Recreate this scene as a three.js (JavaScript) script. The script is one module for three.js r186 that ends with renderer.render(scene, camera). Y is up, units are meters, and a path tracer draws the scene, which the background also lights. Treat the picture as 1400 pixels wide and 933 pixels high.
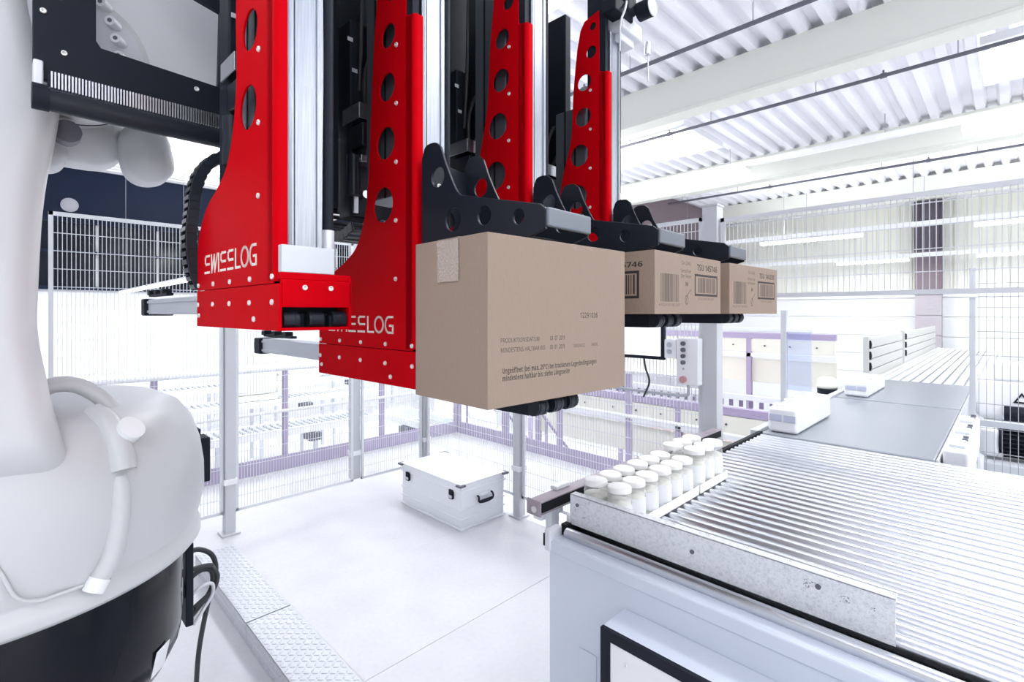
import * as THREE from 'three';
import { mergeGeometries, toCreasedNormals } from 'three/addons/utils/BufferGeometryUtils.js';
import { RoundedBoxGeometry } from 'three/addons/geometries/RoundedBoxGeometry.js';
import { RectAreaLightUniformsLib } from 'three/addons/lights/RectAreaLightUniformsLib.js';
import { ImprovedNoise } from 'three/addons/math/ImprovedNoise.js';

// ------------------------------------------------------------------ camera, lights, exposure
const scene = new THREE.Scene();
scene.background = new THREE.Color(0xdfe4ee);
const EYE = 1.6;
const camera = new THREE.PerspectiveCamera(2 * Math.atan(466.5 / 680) * 180 / Math.PI, 1400 / 933, 0.05, 80);
camera.position.set(0, EYE, 0);
camera.lookAt(1, EYE, -1);
camera.setViewOffset(1400, 933, 0, 38.5, 1400, 933);       // shifted lens: horizon above the middle of the frame
camera.updateProjectionMatrix();
scene.add(camera);

const renderer = new THREE.WebGLRenderer({ antialias: true });
renderer.toneMapping = THREE.LinearToneMapping;
renderer.toneMappingExposure = 1.86;
renderer.shadowMap.enabled = true;
RectAreaLightUniformsLib.init();
const LAMP = new THREE.Color(0.98, 0.987, 1.0);            // cool white tubes
const K_TUBE = 11, K_PANEL = 9, K_UNSEEN_WIN = .7;                            // luminance of tubes, panels and the unseen windows

const T = Math.PI / 180;
const V = (x, y, z) => new THREE.Vector3(x, y, z);
let seed = 7;
const rnd = () => { seed = (seed * 1664525 + 1013904223) >>> 0; return seed / 4294967296; };

// ------------------------------------------------------------------ geometry helpers
function clean(g) {
  let o = g.index ? g.toNonIndexed() : g;
  for (const k of Object.keys(o.attributes)) if (!['position', 'normal', 'uv'].includes(k)) o.deleteAttribute(k);
  if (!o.attributes.normal) o.computeVertexNormals();
  if (!o.attributes.uv) o.setAttribute('uv', new THREE.BufferAttribute(new Float32Array(o.attributes.position.count * 2), 2));
  o.morphAttributes = {}; o.clearGroups();
  return o;
}
function metricUV(g) {
  const p = g.attributes.position, n = g.attributes.normal, uv = g.attributes.uv;
  for (let i = 0; i < p.count; i++) {
    const ax = Math.abs(n.getX(i)), ay = Math.abs(n.getY(i)), az = Math.abs(n.getZ(i));
    if (ax >= ay && ax >= az) uv.setXY(i, p.getZ(i), p.getY(i));
    else if (ay >= az) uv.setXY(i, p.getX(i), p.getZ(i));
    else uv.setXY(i, p.getX(i), p.getY(i));
  }
  return g;
}
const place = (g, x, y, z, rx = 0, ry = 0, rz = 0) => {
  if (rx || ry || rz) g.applyMatrix4(new THREE.Matrix4().makeRotationFromEuler(new THREE.Euler(rx, ry, rz)));
  return g.translate(x, y, z);
};
const box = (w, h, d, x = 0, y = 0, z = 0, rx = 0, ry = 0, rz = 0) => place(new THREE.BoxGeometry(w, h, d), x, y, z, rx, ry, rz);
const rbox = (w, h, d, r, x = 0, y = 0, z = 0, rx = 0, ry = 0, rz = 0, s = 2) => place(new RoundedBoxGeometry(w, h, d, s, r), x, y, z, rx, ry, rz);
const span = (x0, x1, y0, y1, z0, z1) => box(x1 - x0, y1 - y0, z1 - z0, (x0 + x1) / 2, (y0 + y1) / 2, (z0 + z1) / 2);
const rspan = (x0, x1, y0, y1, z0, z1, r = .004) => rbox(x1 - x0, y1 - y0, z1 - z0, r, (x0 + x1) / 2, (y0 + y1) / 2, (z0 + z1) / 2);
function cyl(r, len, axis, x, y, z, seg = 16, r2 = r) {
  const g = new THREE.CylinderGeometry(r2, r, len, seg);
  if (axis === 'x') g.rotateZ(-Math.PI / 2); else if (axis === 'z') g.rotateX(Math.PI / 2);
  return g.translate(x, y, z);
}
function rod(a, b, r, seg = 8) {
  const d = b.clone().sub(a), g = new THREE.CylinderGeometry(r, r, d.length(), seg);
  g.applyQuaternion(new THREE.Quaternion().setFromUnitVectors(V(0, 1, 0), d.clone().normalize()));
  const m = a.clone().add(b).multiplyScalar(.5);
  return g.translate(m.x, m.y, m.z);
}
const tube = (pts, r, n = 24, seg = 7) => new THREE.TubeGeometry(new THREE.CatmullRomCurve3(pts.map(p => V(...p))), n, r, seg, false);
const lathe = (pts, seg = 32) => new THREE.LatheGeometry(pts.map(p => new THREE.Vector2(p[0], p[1])), seg);
function shapeOf(pts, holes = []) {
  const s = new THREE.Shape(pts.map(p => new THREE.Vector2(p[0], p[1])));
  for (const h of holes) s.holes.push(Array.isArray(h[0]) ? new THREE.Path(h.map(p => new THREE.Vector2(p[0], p[1])))
    : (() => { const q = new THREE.Path(); q.absellipse(h[0], h[1], h[2], h[3] || h[2], 0, Math.PI * 2, true); return q; })());
  return s;
}
function extr(pts, depth, holes = [], bevel = 0, seg = 24) {
  return new THREE.ExtrudeGeometry(shapeOf(pts, holes), { depth: depth - 2 * bevel, bevelEnabled: bevel > 0, bevelThickness: bevel, bevelSize: bevel, bevelOffset: -bevel, bevelSegments: 2, curveSegments: seg }).translate(0, 0, bevel);
}
// an outline given in (z, y), extruded along +x from x0
const extrX = (pts, depth, x0, holes, bevel, seg) => extr(pts.map(p => [-p[0], p[1]]), depth, (holes || []).map(h => Array.isArray(h[0]) ? h.map(p => [-p[0], p[1]]) : [-h[0], h[1], h[2], h[3]]), bevel, seg).rotateY(Math.PI / 2).translate(x0, 0, 0);
function smooth(pts, n = 40, closed = false) { return new THREE.CatmullRomCurve3(pts.map(p => V(p[0], p[1], 0)), closed, 'centripetal').getPoints(n).map(p => [p.x, p.y]); }

// ------------------------------------------------------------------ object helpers
const used = new Map();
function numbered(n) { const k = used.get(n) || 0; used.set(n, k + 1); return k ? n + '_' + String(k).padStart(3, '0') : n; }
function thing(name, label, category, pos = [0, 0, 0], turn = 0, group) {
  const o = new THREE.Group(); o.name = numbered(name); o.position.set(...pos); o.rotation.y = turn;
  o.userData = { label, category }; if (group) o.userData.group = group;
  scene.add(o); return o;
}
function mesh(name, geoms, mat, parent) {
  const arr = (Array.isArray(geoms) ? geoms : [geoms]).map(clean);
  const g = metricUV(arr.length > 1 ? mergeGeometries(arr, false) : arr[0]);
  const m = new THREE.Mesh(g, mat); m.castShadow = m.receiveShadow = true;
  m.name = name; if (parent) parent.add(m); return m;
}
const part = (name, geoms, mat, parent, label) => { const m = mesh(name, geoms, mat, parent); if (label) m.userData.label = label; return m; };
function struct(name, geoms, mat) { const m = mesh(name, geoms, mat, scene); m.name = name; m.userData.kind = 'structure'; return m; }
function solo(name, geoms, mat, label, category, group) { const m = mesh(numbered(name), geoms, mat, scene); m.userData = { label, category }; if (group) m.userData.group = group; return m; }
const stuff = m => { m.userData.kind = 'stuff'; return m; };
function cloneOf(src, pos, label, turn) {
  const c = src.clone(); c.name = numbered(src.name.replace(/_\d\d\d$/, '')); c.userData = { ...src.userData, label };
  c.position.set(...pos); if (turn !== undefined) c.rotation.y = turn; scene.add(c); return c;
}

// ------------------------------------------------------------------ textures
const noise = new ImprovedNoise();
function noiseTex(n, fn, srgb, rep = 1) {
  const d = new Uint8Array(n * n * 4);
  for (let j = 0; j < n; j++) for (let i = 0; i < n; i++) {
    const c = fn(i / n, j / n); const k = (j * n + i) * 4;
    d[k] = Math.max(0, Math.min(255, c[0])); d[k + 1] = Math.max(0, Math.min(255, c[1])); d[k + 2] = Math.max(0, Math.min(255, c[2])); d[k + 3] = 255;
  }
  const t = new THREE.DataTexture(d, n, n); t.magFilter = THREE.LinearFilter; t.minFilter = THREE.LinearMipmapLinearFilter; t.generateMipmaps = true;
  t.wrapS = t.wrapT = THREE.RepeatWrapping; t.repeat.set(rep, rep); if (srgb) t.colorSpace = THREE.SRGBColorSpace; t.needsUpdate = true; return t;
}
const tn = (x, y, f, s = 0) => noise.noise(Math.cos(x * 6.2832) * f, Math.sin(x * 6.2832) * f + s, Math.cos(y * 6.2832) * f) * .6 + noise.noise(x * f * 6, y * f * 6, s + 3.3) * .4;
const galvTex = noiseTex(512, (u, v) => {
  const a = noise.noise(u * 26, v * 26, 1.2), b = noise.noise(u * 90, v * 90, 4.1), c = noise.noise(u * 7, v * 7, 8.2);
  let g = 206 + a * 20 + b * 16 + c * 14; if (b > .52 && a > .1) g -= 70; return [g, g + 2, g + 7];
}, true, 2.2);
const brushTex = noiseTex(256, (u, v) => { const g = 214 + noise.noise(u * 120, v * 2, 2) * 22 + noise.noise(u * 9, v * 3, 5) * 8; return [g, g + 2, g + 5]; }, true, 4);
const floorTex = noiseTex(512, (u, v) => { const g = 238 + noise.noise(u * 14, v * 14, 2) * 5 + noise.noise(u * 120, v * 120, 6) * 4; return [g - 1, g, g + 2]; }, true, .35);
function cardboard(w, h, draw, W = 1024) {
  const H = Math.round(W * h / w), cv = document.createElement('canvas'); cv.width = W; cv.height = H;
  const c = cv.getContext('2d'); c.fillStyle = '#978475'; c.fillRect(0, 0, W, H);
  for (let i = 0; i < 2600; i++) { c.fillStyle = rnd() > .5 ? 'rgba(190,170,150,.10)' : 'rgba(120,98,84,.09)'; c.fillRect(rnd() * W, rnd() * H, 1 + rnd() * 2, 4 + rnd() * 34); }
  for (let i = 0; i < 700; i++) { c.fillStyle = rnd() > .5 ? 'rgba(205,186,166,.16)' : 'rgba(110,90,78,.14)'; const r = 1 + rnd() * 2; c.fillRect(rnd() * W, rnd() * H, r, r); }
  if (draw) draw(c, W, H);
  const t = new THREE.CanvasTexture(cv); t.colorSpace = THREE.SRGBColorSpace; t.anisotropy = 8; return t;
}
function fitText(c, str, x, y, w, px, font = 'sans-serif', weight = '') {
  c.font = weight + ' ' + px + 'px ' + font; const m = c.measureText(str).width || 1;
  c.save(); c.translate(x, y); c.scale(w / m, 1); c.fillText(str, 0, 0); c.restore();
}

// ------------------------------------------------------------------ materials
const std = (color, rough = .5, metal = 0, extra = {}) => new THREE.MeshStandardMaterial({ color, roughness: rough, metalness: metal, ...extra });
const lin = (r, g, b) => new THREE.Color().setRGB(r, g, b);
const M = {
  floor: std(0xe4e4e6, .45, 0, { map: floorTex }),
  wall: std(0xe9ebee, .75), cream: std(0xecede3, .7), beam: std(0xe6e8df, .7), ceil: std(0xf4f5fb, .55), wallGrey: std(0xa9adb4, .8),
  mauve: std(0x7d7078, .7), plum: std(0x57505c, .6), navy: new THREE.MeshPhysicalMaterial({ color: 0x172136, roughness: .5, ior: 1.25 }), glassDark: new THREE.MeshPhysicalMaterial({ color: 0x0c1220, roughness: .2, ior: 1.3 }),
  robot: new THREE.MeshPhysicalMaterial({ color: lin(.62, .635, .65), roughness: .42, clearcoat: .25, clearcoatRoughness: .35 }),
  robotCap: std(0xf2f4f6, .4),
  robotBlack: new THREE.MeshPhysicalMaterial({ color: lin(.007, .008, .013), roughness: .14, ior: 1.32 }),
  red: new THREE.MeshPhysicalMaterial({ color: lin(.58, .0005, .006), roughness: .55, ior: 1.09 }),
  black: new THREE.MeshPhysicalMaterial({ color: lin(.012, .016, .026), roughness: .55, ior: 1.28 }), blackSatin: new THREE.MeshPhysicalMaterial({ color: lin(.014, .018, .028), roughness: .36, ior: 1.36 }), rubber: new THREE.MeshPhysicalMaterial({ color: lin(.012, .014, .018), roughness: .65, ior: 1.35 }), aluDark: std(lin(.17, .19, .22), .38, .5),
  alu: std(lin(.52, .54, .58), .36, 1, { map: brushTex }), aluMatt: std(lin(.80, .82, .86), .5, .3),
  steel: std(lin(.66, .68, .72), .3, .95), galv: std(0xffffff, .45, .2,  { map: galvTex }), bolt: std(lin(.86, .86, .84), .35, .5),
  white: std(0xf1f3f6, .5), whiteGloss: std(0xf4f6f8, .28), grey: std(0xb7bcc4, .5), greyPaint: std(0xd6ddea, .36), lightGrey: std(0xd3d7dd, .5),
  fence: std(0xdfe2e6, .45, .1), post: std(0xc9ccd0, .45, .15), lavender: std(0xb0a4c2, .6), lavDark: std(0x7f7393, .6), barPink: std(0xa79ca6, .45),
  belt: std(0x8b919a, .3), creamPanel: std(0xf1f0e4, .6), pipe: std(0x63646f, .5), conduit: std(0xa8a9b0, .5),
  jarGlass: new THREE.MeshPhysicalMaterial({ color: 0xffffff, roughness: .08, transmission: .85, thickness: 0, ior: 1.45 }),
  lid: std(0xf6f6f4, .35), label: std(0xf0f1f4, .6), brine: std(0xf0f0e6, .4), caseAlu: std(lin(.88, .9, .93), .4, .15), block: std(lin(.66, .69, .74), .45, .2), strips: std(0xe3e6ea, .4), mauvePale: std(0xb4aeb5, .6), guard: std(0xc4c6c2, .6), printBlue: std(0xc6cbe0, .6), film: new THREE.MeshPhysicalMaterial({ color: 0xf7f9fb, roughness: .2, clearcoat: .6 }),
  glass: new THREE.MeshPhysicalMaterial({ color: 0xeef3ff, roughness: .06, transmission: .92, thickness: 0, ior: 1.45 }),
  tape: new THREE.MeshPhysicalMaterial({ color: 0xab9e92, roughness: .16, clearcoat: 1, clearcoatRoughness: .1 }),
  print: std(lin(.03, .03, .035), .7), letter: std(0xf5efe6, .5), salmon: std(0xc99a9f, .6), hose: std(lin(.03, .033, .04), .5), hoseWhite: std(0xd9dde2, .4),
};
const glow = (c, k) => new THREE.MeshStandardMaterial({ color: 0x222222, emissive: c, emissiveIntensity: k });
M.coverPlate = std(lin(.66, .68, .72), .45, .3);
M.stop = new THREE.MeshStandardMaterial({ roughness: .45, metalness: .1, map: (() => {
  const cv = document.createElement('canvas'); cv.width = 2048; cv.height = 256; const c = cv.getContext('2d'); c.fillStyle = '#e4e7ec'; c.fillRect(0, 0, 2048, 256);
  for (let i = 0; i < 5200; i++) { const x = rnd() * 2048, y = rnd() * 256, r = 2 + rnd() * 9; c.fillStyle = `rgba(${rnd() > .45 ? '250,251,253' : '150,156,168'},${.05 + rnd() * .08})`; c.beginPath(); c.ellipse(x, y, r, r * (.4 + rnd()), rnd() * 3, 0, 7); c.fill(); }
  for (let i = 0; i < 900; i++) { const x = 2048 * (.45 + .55 * Math.sqrt(rnd())); c.fillStyle = 'rgba(96,102,114,.35)'; c.fillRect(x, rnd() * 256, 1 + rnd() * 3, 1 + rnd() * 2); }
  c.strokeStyle = 'rgba(48,52,62,.85)';                                            // scratch clusters where parts knock against the plate
  for (const [u, v, n, s] of [[.815, .72, 26, 26], [.895, .62, 16, 20], [.955, .62, 5, 10], [.03, .55, 10, 16], [.07, .35, 7, 14]]) for (let i = 0; i < n; i++) { const x = u * 2048 + (rnd() - .5) * s * 2.4, y = (1 - v) * 256 + (rnd() - .5) * s * 2; c.lineWidth = 1.5 + rnd() * 3; c.beginPath(); c.moveTo(x, y); c.lineTo(x + (rnd() - .5) * 14, y + (rnd() - .5) * 14); c.stroke(); }
  const t = new THREE.CanvasTexture(cv); t.colorSpace = THREE.SRGBColorSpace; t.wrapS = t.wrapT = THREE.RepeatWrapping; t.repeat.set(1 / .862, 10); return t; })() });
M.tube = glow(LAMP, 2.4); M.panel = glow(new THREE.Color(.97, .985, 1), 2.6); M.pane = glow(new THREE.Color(.97, .985, 1), .7); M.paneDim = glow(new THREE.Color(.97, .985, 1), .35); M.screen = glow(new THREE.Color(.95, .97, 1), 1.0);  // pane and paneDim glow as panes of the unseen windows

function areaLight(w, h, pos, target, k, parent = scene) {
  const l = new THREE.RectAreaLight(LAMP, k, w, h); l.position.set(...pos); l.lookAt(...target); parent.add(l); return l;
}

// ================================================================== THE HALL
const CEIL = 5.0, XF = 17, ZL = -15.5, XB = -7, ZR = 9, LOW = -1.6;
{
  const f = struct('floor', [span(XB, 4.3, -.25, -.012, -5.32, ZR), span(4.3, 15, -.25, 0, -1.7, ZR)], M.floor);
  for (const [a, b] of [[-5.32, -1.9775], [-1.975, 1.6], [1.6025, ZR]]) part('slab', span(XB, 4.3, -.012, 0, a, b), M.floor, f);
}
struct('floor_lower', [span(XB - .2, XF + .2, LOW - .2, LOW, ZL - .2, ZR)], M.floor);
{ // trapezoidal roof deck: ribs run along x, three to a sheet
  const P = .287, prof = [], c = struct('ceiling', span(XB - .2, XF + .2, CEIL + .14, CEIL + .3, ZL - .2, ZR + .2), M.ceil);
  for (let k = 0; k < 3; k++) prof.push([k * P, 0], [k * P + .10, 0], [k * P + .135, .1], [k * P + .245, .1], [k * P + P - .007, 0]);
  prof.push([3 * P + .018, 0]);
  const up = prof.slice().reverse().map(p => [p[0], p[1] + .012]), g = metricUV(clean(extrX([...prof, ...up].map(p => [p[0], p[1]]), XF - XB + .4, XB - .2)));
  for (let z = ZL - .1, n = 0; z < ZR; z += 3 * P, n++) { const m = new THREE.Mesh(g, M.ceil); m.name = 'roof_sheet'; m.castShadow = m.receiveShadow = true; m.position.set(0, CEIL + (n % 2) * .0015, z); c.add(m); }
}
{ // far wall: ribbed cassettes above, smooth panels below
  const w = struct('wall_far', span(XF, XF + .2, LOW, CEIL + .2, ZL - .2, ZR + .2), M.cream), g = metricUV(clean(rspan(-.03, 0, 2.12, 4.55, 0, .2, .004)));
  for (let z = ZL + .2; z < ZR; z += .26) { const m = new THREE.Mesh(g, M.cream); m.name = 'wall_cassette'; m.castShadow = m.receiveShadow = true; m.position.set(XF, 0, z); w.add(m); }
  for (let i = 0; i < 7; i++) part('wall_panel', span(XF - .05, XF, LOW + .01 + i * .515, LOW + .515 + i * .515, ZL, ZR), M.wall, w);
  part('wall_trim', span(XF - .09, XF, 2.01, 2.14, ZL, ZR), M.white, w); part('wall_trim', span(XF - .14, XF, 4.52, 4.72, ZL, ZR), M.white, w);
}
struct('wall_left', [span(XB - .2, XF + .2, LOW, CEIL + .2, ZL - .2, ZL)], M.wall);
{
  const f = struct('trim_1', span(XB, 11, 3.78, 4.98, ZL, ZL + .08), M.navy);
  part('vent', [cyl(.16, .05, 'z', .9, 4.1, ZL + .1, 28), cyl(.12, .09, 'z', .9, 4.1, ZL + .1, 28)], M.conduit, f);
  const w = struct('window_1', [span(XB, 11, 2.14, 2.22, ZL, ZL + .1), span(XB, 11, 3.0, 3.06, ZL, ZL + .1), span(XB, 11, 3.7, 3.78, ZL, ZL + .1)], M.navy);
  for (let x = XB; x < 10.9; x += 1.2) part('pane', span(x + .03, x + 1.17, 2.22, 3.7, ZL + .01, ZL + .04), M.glassDark, w);
}
struct('wall_back', span(XB - .2, XB, LOW, CEIL + .2, ZL - .2, ZR + .2), M.wallGrey);  // out of view, kept grey so it throws back less light
struct('wall_right', span(XB - .2, XF + .2, LOW, CEIL + .2, ZR, ZR + .2), M.wall);
{ // unseen windows behind the camera, placed to softly light what faces it
  const zw = ZR - .03, w = struct('unseen_window_2', [span(-4.1, 7.1, 1.0, 1.08, zw - .06, zw), span(-4.1, 7.1, 3.6, 3.68, zw - .06, zw)], M.white);
  for (let x = -4; x < 7; x += 2.2) { part('pane', span(x + .06, x + 2.14, 1.08, 3.6, zw - .02, zw), M.pane, w); areaLight(2.08, 2.5, [x + 1.1, 2.34, zw - .08], [x + 1.1, 2.34, 0], K_UNSEEN_WIN); }
  const xw = XB + .03, v = struct('unseen_window_3', [span(xw, xw + .06, 1.0, 1.08, -3.1, 3.6), span(xw, xw + .06, 3.6, 3.68, -3.1, 3.6)], M.white);  // unseen and dimmer, placed to light faces turned towards the back wall
  for (let z = -3; z < 3.5; z += 2.2) { part('pane', span(xw, xw + .02, 1.08, 3.6, z + .06, z + 2.14), M.paneDim, v); areaLight(2.08, 2.5, [xw + .08, 2.34, z + 1.1], [0, 2.34, z + 1.1], K_UNSEEN_WIN * .45); }
}
struct('wall_partition', span(11.6, XF, 2.9, CEIL, -7.4, -7.08), M.mauve);

// roof beams
function roofBeam(x, label) {
  const b = thing('ceiling_beam', label, 'beam', [x, CEIL - .53, 0]);
  part('web', span(0, .26, .05, .53, ZL, ZR), M.beam, b); part('bottom_flange', rspan(-.015, .275, 0, .05, ZL, ZR, .006), M.beam, b);
}
roofBeam(6.75, 'pale green-grey concrete roof beam nearest the camera, crossing the upper right corner');
roofBeam(11.4, 'pale roof beam behind the row of bright lamps, second from the camera');
roofBeam(16.0, 'white roof beam farthest away, along the top of the cream wall');
{
  const c = thing('wall_column', 'plum steel column standing against the cream wall at upper right, paler towards its foot', 'column', [16.6, LOW, -1.76]);
  part('upper_casing', [span(0, .34, 4.8, 6.1, 0, .56), span(-.04, .38, 4.8, 6.1, .06, .10), span(-.04, .38, 4.8, 6.1, .46, .50)], M.plum, c, 'dark plum upper part');
  part('middle_casing', span(.01, .34, 3.66, 4.8, .01, .55), M.mauve, c, 'mauve middle part');
  for (let i = 0; i < 7; i++) part('foot_panel', span(.02, .34, i * .522 + .01, (i + 1) * .522, .02, .54), M.mauvePale, c, 'pale mauve panel');
}
// sprinkler pipes
function pipe(x, y, r, label) {
  const p = thing('sprinkler_pipe', label, 'pipe', [x, y, 0]);
  part('tube', cyl(r, ZR - ZL - .2, 'z', 0, 0, (ZR + ZL) / 2, 10), M.pipe, p);
  const h = [], c = [];
  for (let z = ZL + 1.1; z < ZR; z += 1.55) h.push(rod(V(0, r, z), V(0, CEIL - y + .1, z), .007, 6));
  for (let z = ZL + 1.9; z < ZR; z += 3.1) { c.push(cyl(r * 1.4, .07, 'z', 0, 0, z, 10)); c.push(cyl(.012, .05, 'y', 0, r + .02, z, 8)); }
  part('hanger', h, M.conduit, p); part('coupling', c, M.pipe, p);
}
pipe(5.76, 4.8, .026, 'dark sprinkler pipe under the roof deck in front of the nearest beam');
pipe(8.28, 4.8, .026, 'dark sprinkler pipe between the two big roof beams');
pipe(13.57, 4.8, .028, 'dark sprinkler pipe beyond the second roof beam, low in the roof view');

// lamps: housing, glowing diffuser and an area light of the same size under it
function lamp(x, y, z0, z1, w, h, label, k, up = .35, hang = 0, group) {
  const zc = (z0 + z1) / 2, L = z1 - z0, t = thing('strip_lamp', label, 'lamp', [x, y, zc], 0, group);
  if (hang) for (const z of [-L * .4, L * .4]) part('hanger', rod(V(0, h, z), V(0, hang, z), .004, 6), M.conduit, t);
  part('housing', rspan(-w * .5, w * .5, h * .62, h, -L / 2, L / 2, .008), M.white, t);
  part('diffuser', rspan(-w * .46, w * .46, 0, h * .62, -L / 2 + .01, L / 2 - .01, .012), M.tube, t);
  areaLight(w, L, [x, y - .02, zc], [x, y - 5, zc], k);
  if (up) areaLight(w * .8, L, [x, y + h + .14, zc], [x, y + 5, zc], k * up);      // unseen upward light over the opaque housing, placed to brighten the roof
  return t;
}
function trunk(x, y, label, z0 = ZL, z1 = ZR) {
  const t = thing('lamp_trunking', label, 'trunking', [x, y, 0]);
  part('channel', span(-.05, .05, 0, .1, z0, z1), M.white, t);
  const r = []; for (let z = z0 + 1; z < z1; z += 2.6) r.push(rod(V(0, .1, z), V(0, CEIL - y, z), .006, 6));
  part('hanger', r, M.conduit, t);
}
trunk(10.5, 4.57, 'white lamp trunking hanging before the second roof beam');
lamp(10.5, 4.40, -7.0, -3.74, .3, .15, 'large bright strip lamp beside the pressure gauge, left of the roof view', K_TUBE * .8, 0);
lamp(10.5, 4.40, -.53, 2.4, .3, .15, 'large bright strip lamp at the right edge of the picture', K_TUBE * .8, 0);
lamp(10.5, 4.40, -13.5, -10.2, .3, .15, 'strip lamp on the far trunking hidden behind the gripper columns', K_TUBE * .8, 0);
trunk(14, 3.5, 'thin white trunking carrying the middle lamps before the cream wall');
lamp(14, 3.38, -4.67, -2.41, .16, .12, 'slim strip lamp left of the plum column, upper of the two there', K_TUBE * 1.3, 2);
lamp(14, 3.38, -.52, 1.8, .16, .12, 'slim strip lamp right of the plum column, upper of the two there', K_TUBE * 1.3, 2);
trunk(16, 3.0, 'lower thin white trunking close to the cream wall', ZL, ZR);
lamp(15.9, 2.9, -3.34, -1.78, .14, .1, 'small strip lamp left of the plum column, lower of the two there', K_TUBE * 1.1);
lamp(15.9, 2.9, -.55, 1.1, .14, .1, 'small strip lamp right of the plum column, lower of the two there', K_TUBE * 1.1);
lamp(1.8, 2.06, -15.0, -8.1, .1, .07, 'long thin lamp seen through the fence left of the first red plate', 10, 0, 2.95);
// unseen lamps above and behind the camera, placed to light cell and roof
for (const [x, z0, k, y] of [[3.4, -5.6, 1, 4.4], [3.4, -1.2, 1, 4.4], [3.4, 3.2, 1.1, 3.6], [-1.6, -4.8, .5, 4.4], [-1.6, -.6, .5, 3.6], [-1.6, 3.6, .8, 3.6], [7.4, 3.4, 1.1, 3.6], [11, 3.6, .8, 3.6]])
  lamp(x, y, z0, z0 + 3.2, .3, .15, 'unseen ceiling strip lamp, out of view, placed to light the robot cell and roof', K_TUBE * k, y < 4 ? 2 : .5, CEIL + .05 - y, 'unseen ceiling lamps around the robot cell');
for (const [x, z0] of [[3.4, -13], [7.5, -13], [-2, -13], [7.7, -9]]) lamp(x, 3.4, z0, z0 + 3.2, .3, .15, 'unseen ceiling strip lamp over the lower hall, placed to light hall and roof', K_TUBE * 1.7, 2.5, 1.65, 'unseen ceiling lamps over the lower hall');  // unseen lamps, placed to light the lower hall and its roof
function roofPanel(x0, x1, z0, z1, label) {
  const t = thing('roof_light', label, 'roof light', [(x0 + x1) / 2, 4.9, (z0 + z1) / 2]), a = (x1 - x0) / 2, b = (z1 - z0) / 2;
  part('frame', [span(-a - .09, a + .09, 0, .1, -b - .09, -b), span(-a - .09, a + .09, 0, .1, b, b + .09), span(-a - .09, -a, 0, .1, -b, b), span(a, a + .09, 0, .1, -b, b)], M.white, t);
  part('diffuser', span(-a, a, .02, .05, -b, b), M.panel, t);
  areaLight(2 * a, 2 * b, [(x0 + x1) / 2, 4.9, (z0 + z1) / 2], [(x0 + x1) / 2, 0, (z0 + z1) / 2], K_PANEL);
}
roofPanel(8.4, 9.9, -5.33, -4.13, 'square bright roof light right of the gauge, under the ribbed deck');
roofPanel(8.5, 9.9, -.17, 1.05, 'square bright roof light in the upper right corner');
// ================================================================== THE ROBOT CELL: fence, floor covers, case
const FH = 2.13;
function fencePost(x, z, h, label, w = .07, y0 = 0) {
  const t = thing('fence_post', label, 'fence post', [x, 0, z]);
  part('profile', [rspan(-w / 2, w / 2, y0, h, -w / 2, w / 2, .004), span(-w / 2 - .003, w / 2 + .003, h, h + .012, -w / 2 - .003, w / 2 + .003)], M.post, t);
  if (!y0) part('foot_plate', rspan(-.06, .06, 0, .012, -.06, .06, .003), M.post, t);
  for (const y of [.36, 1.7]) part('clamp', rspan(-w / 2 - .008, w / 2 + .008, y, y + .04, -w / 2 - .008, w / 2 + .008, .004), M.white, t);
}
function fencePanel(ax, az, bx, bz, y0, y1, pv, ph, label, frame = true) {
  const L = Math.hypot(bx - ax, bz - az), t = thing('fence_section', label, 'fence', [ax, 0, az], Math.atan2(-(bz - az), bx - ax));
  if (frame) part('frame', [span(0, L, y0, y0 + .022, -.012, .012), span(0, L, y1 - .022, y1, -.012, .012), span(0, .02, y0, y1, -.012, .012), span(L - .02, L, y0, y1, -.012, .012)], M.fence, t);
  const w = [];
  for (let x = pv; x < L; x += pv) w.push(box(.0032, y1 - y0, .0032, x, (y0 + y1) / 2, .004));
  for (let y = y0 + ph; y < y1; y += ph) w.push(box(L, .004, .004, L / 2, y, 0));
  stuff(part('wire_mesh', w, M.fence, t));
}
const FX = 2.81, FZ = -4.0;
fencePost(.04, FZ, 2.2, 'fence post hidden behind the white robot arm');
fencePost(1.1, FZ, 2.2, 'square grey fence post right beside the white robot body');
fencePost(2.1, FZ - .05, 2.2, 'grey fence post under the second red plate', .075, .155);
fencePost(FX, FZ, 2.2, 'grey fence corner post behind the aluminium case');
fencePost(FX, -2.73, 2.2, 'grey fence post right of the aluminium case, above the tip of the mauve rail');
fencePost(FX, -1.195, 2.2, 'wide white fence post beside the push-button box and the conveyor', .085);
fencePanel(-.9, FZ, .06, FZ, .15, 2.2, .0205, .107, 'wire mesh fence panel behind the white robot arm');
fencePanel(.14, FZ, 1.06, FZ, .15, 2.2, .0205, .107, 'wire mesh fence panel seen between the robot arm and the first red plate');
fencePanel(1.14, FZ, 2.06, FZ, .15, 2.2, .0205, .107, 'wire mesh fence panel between the post by the robot and the next post');
fencePanel(2.14, FZ, FX - .04, FZ, .15, 2.2, .0205, .107, 'narrow wire mesh fence panel left of the corner post');
fencePanel(FX, FZ + .04, FX, -2.77, .15, 2.2, .0225, .107, 'wire mesh fence panel behind the aluminium case');
fencePanel(FX, -2.69, FX, -1.25, .15, 2.15, .0225, .107, 'wire mesh fence panel behind the big carton and the screen');
fencePanel(FX, -1.145, FX, 1.5, 1.68, 2.13, .0225, .1, 'wire mesh fence panel above the conveyor opening');
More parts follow.
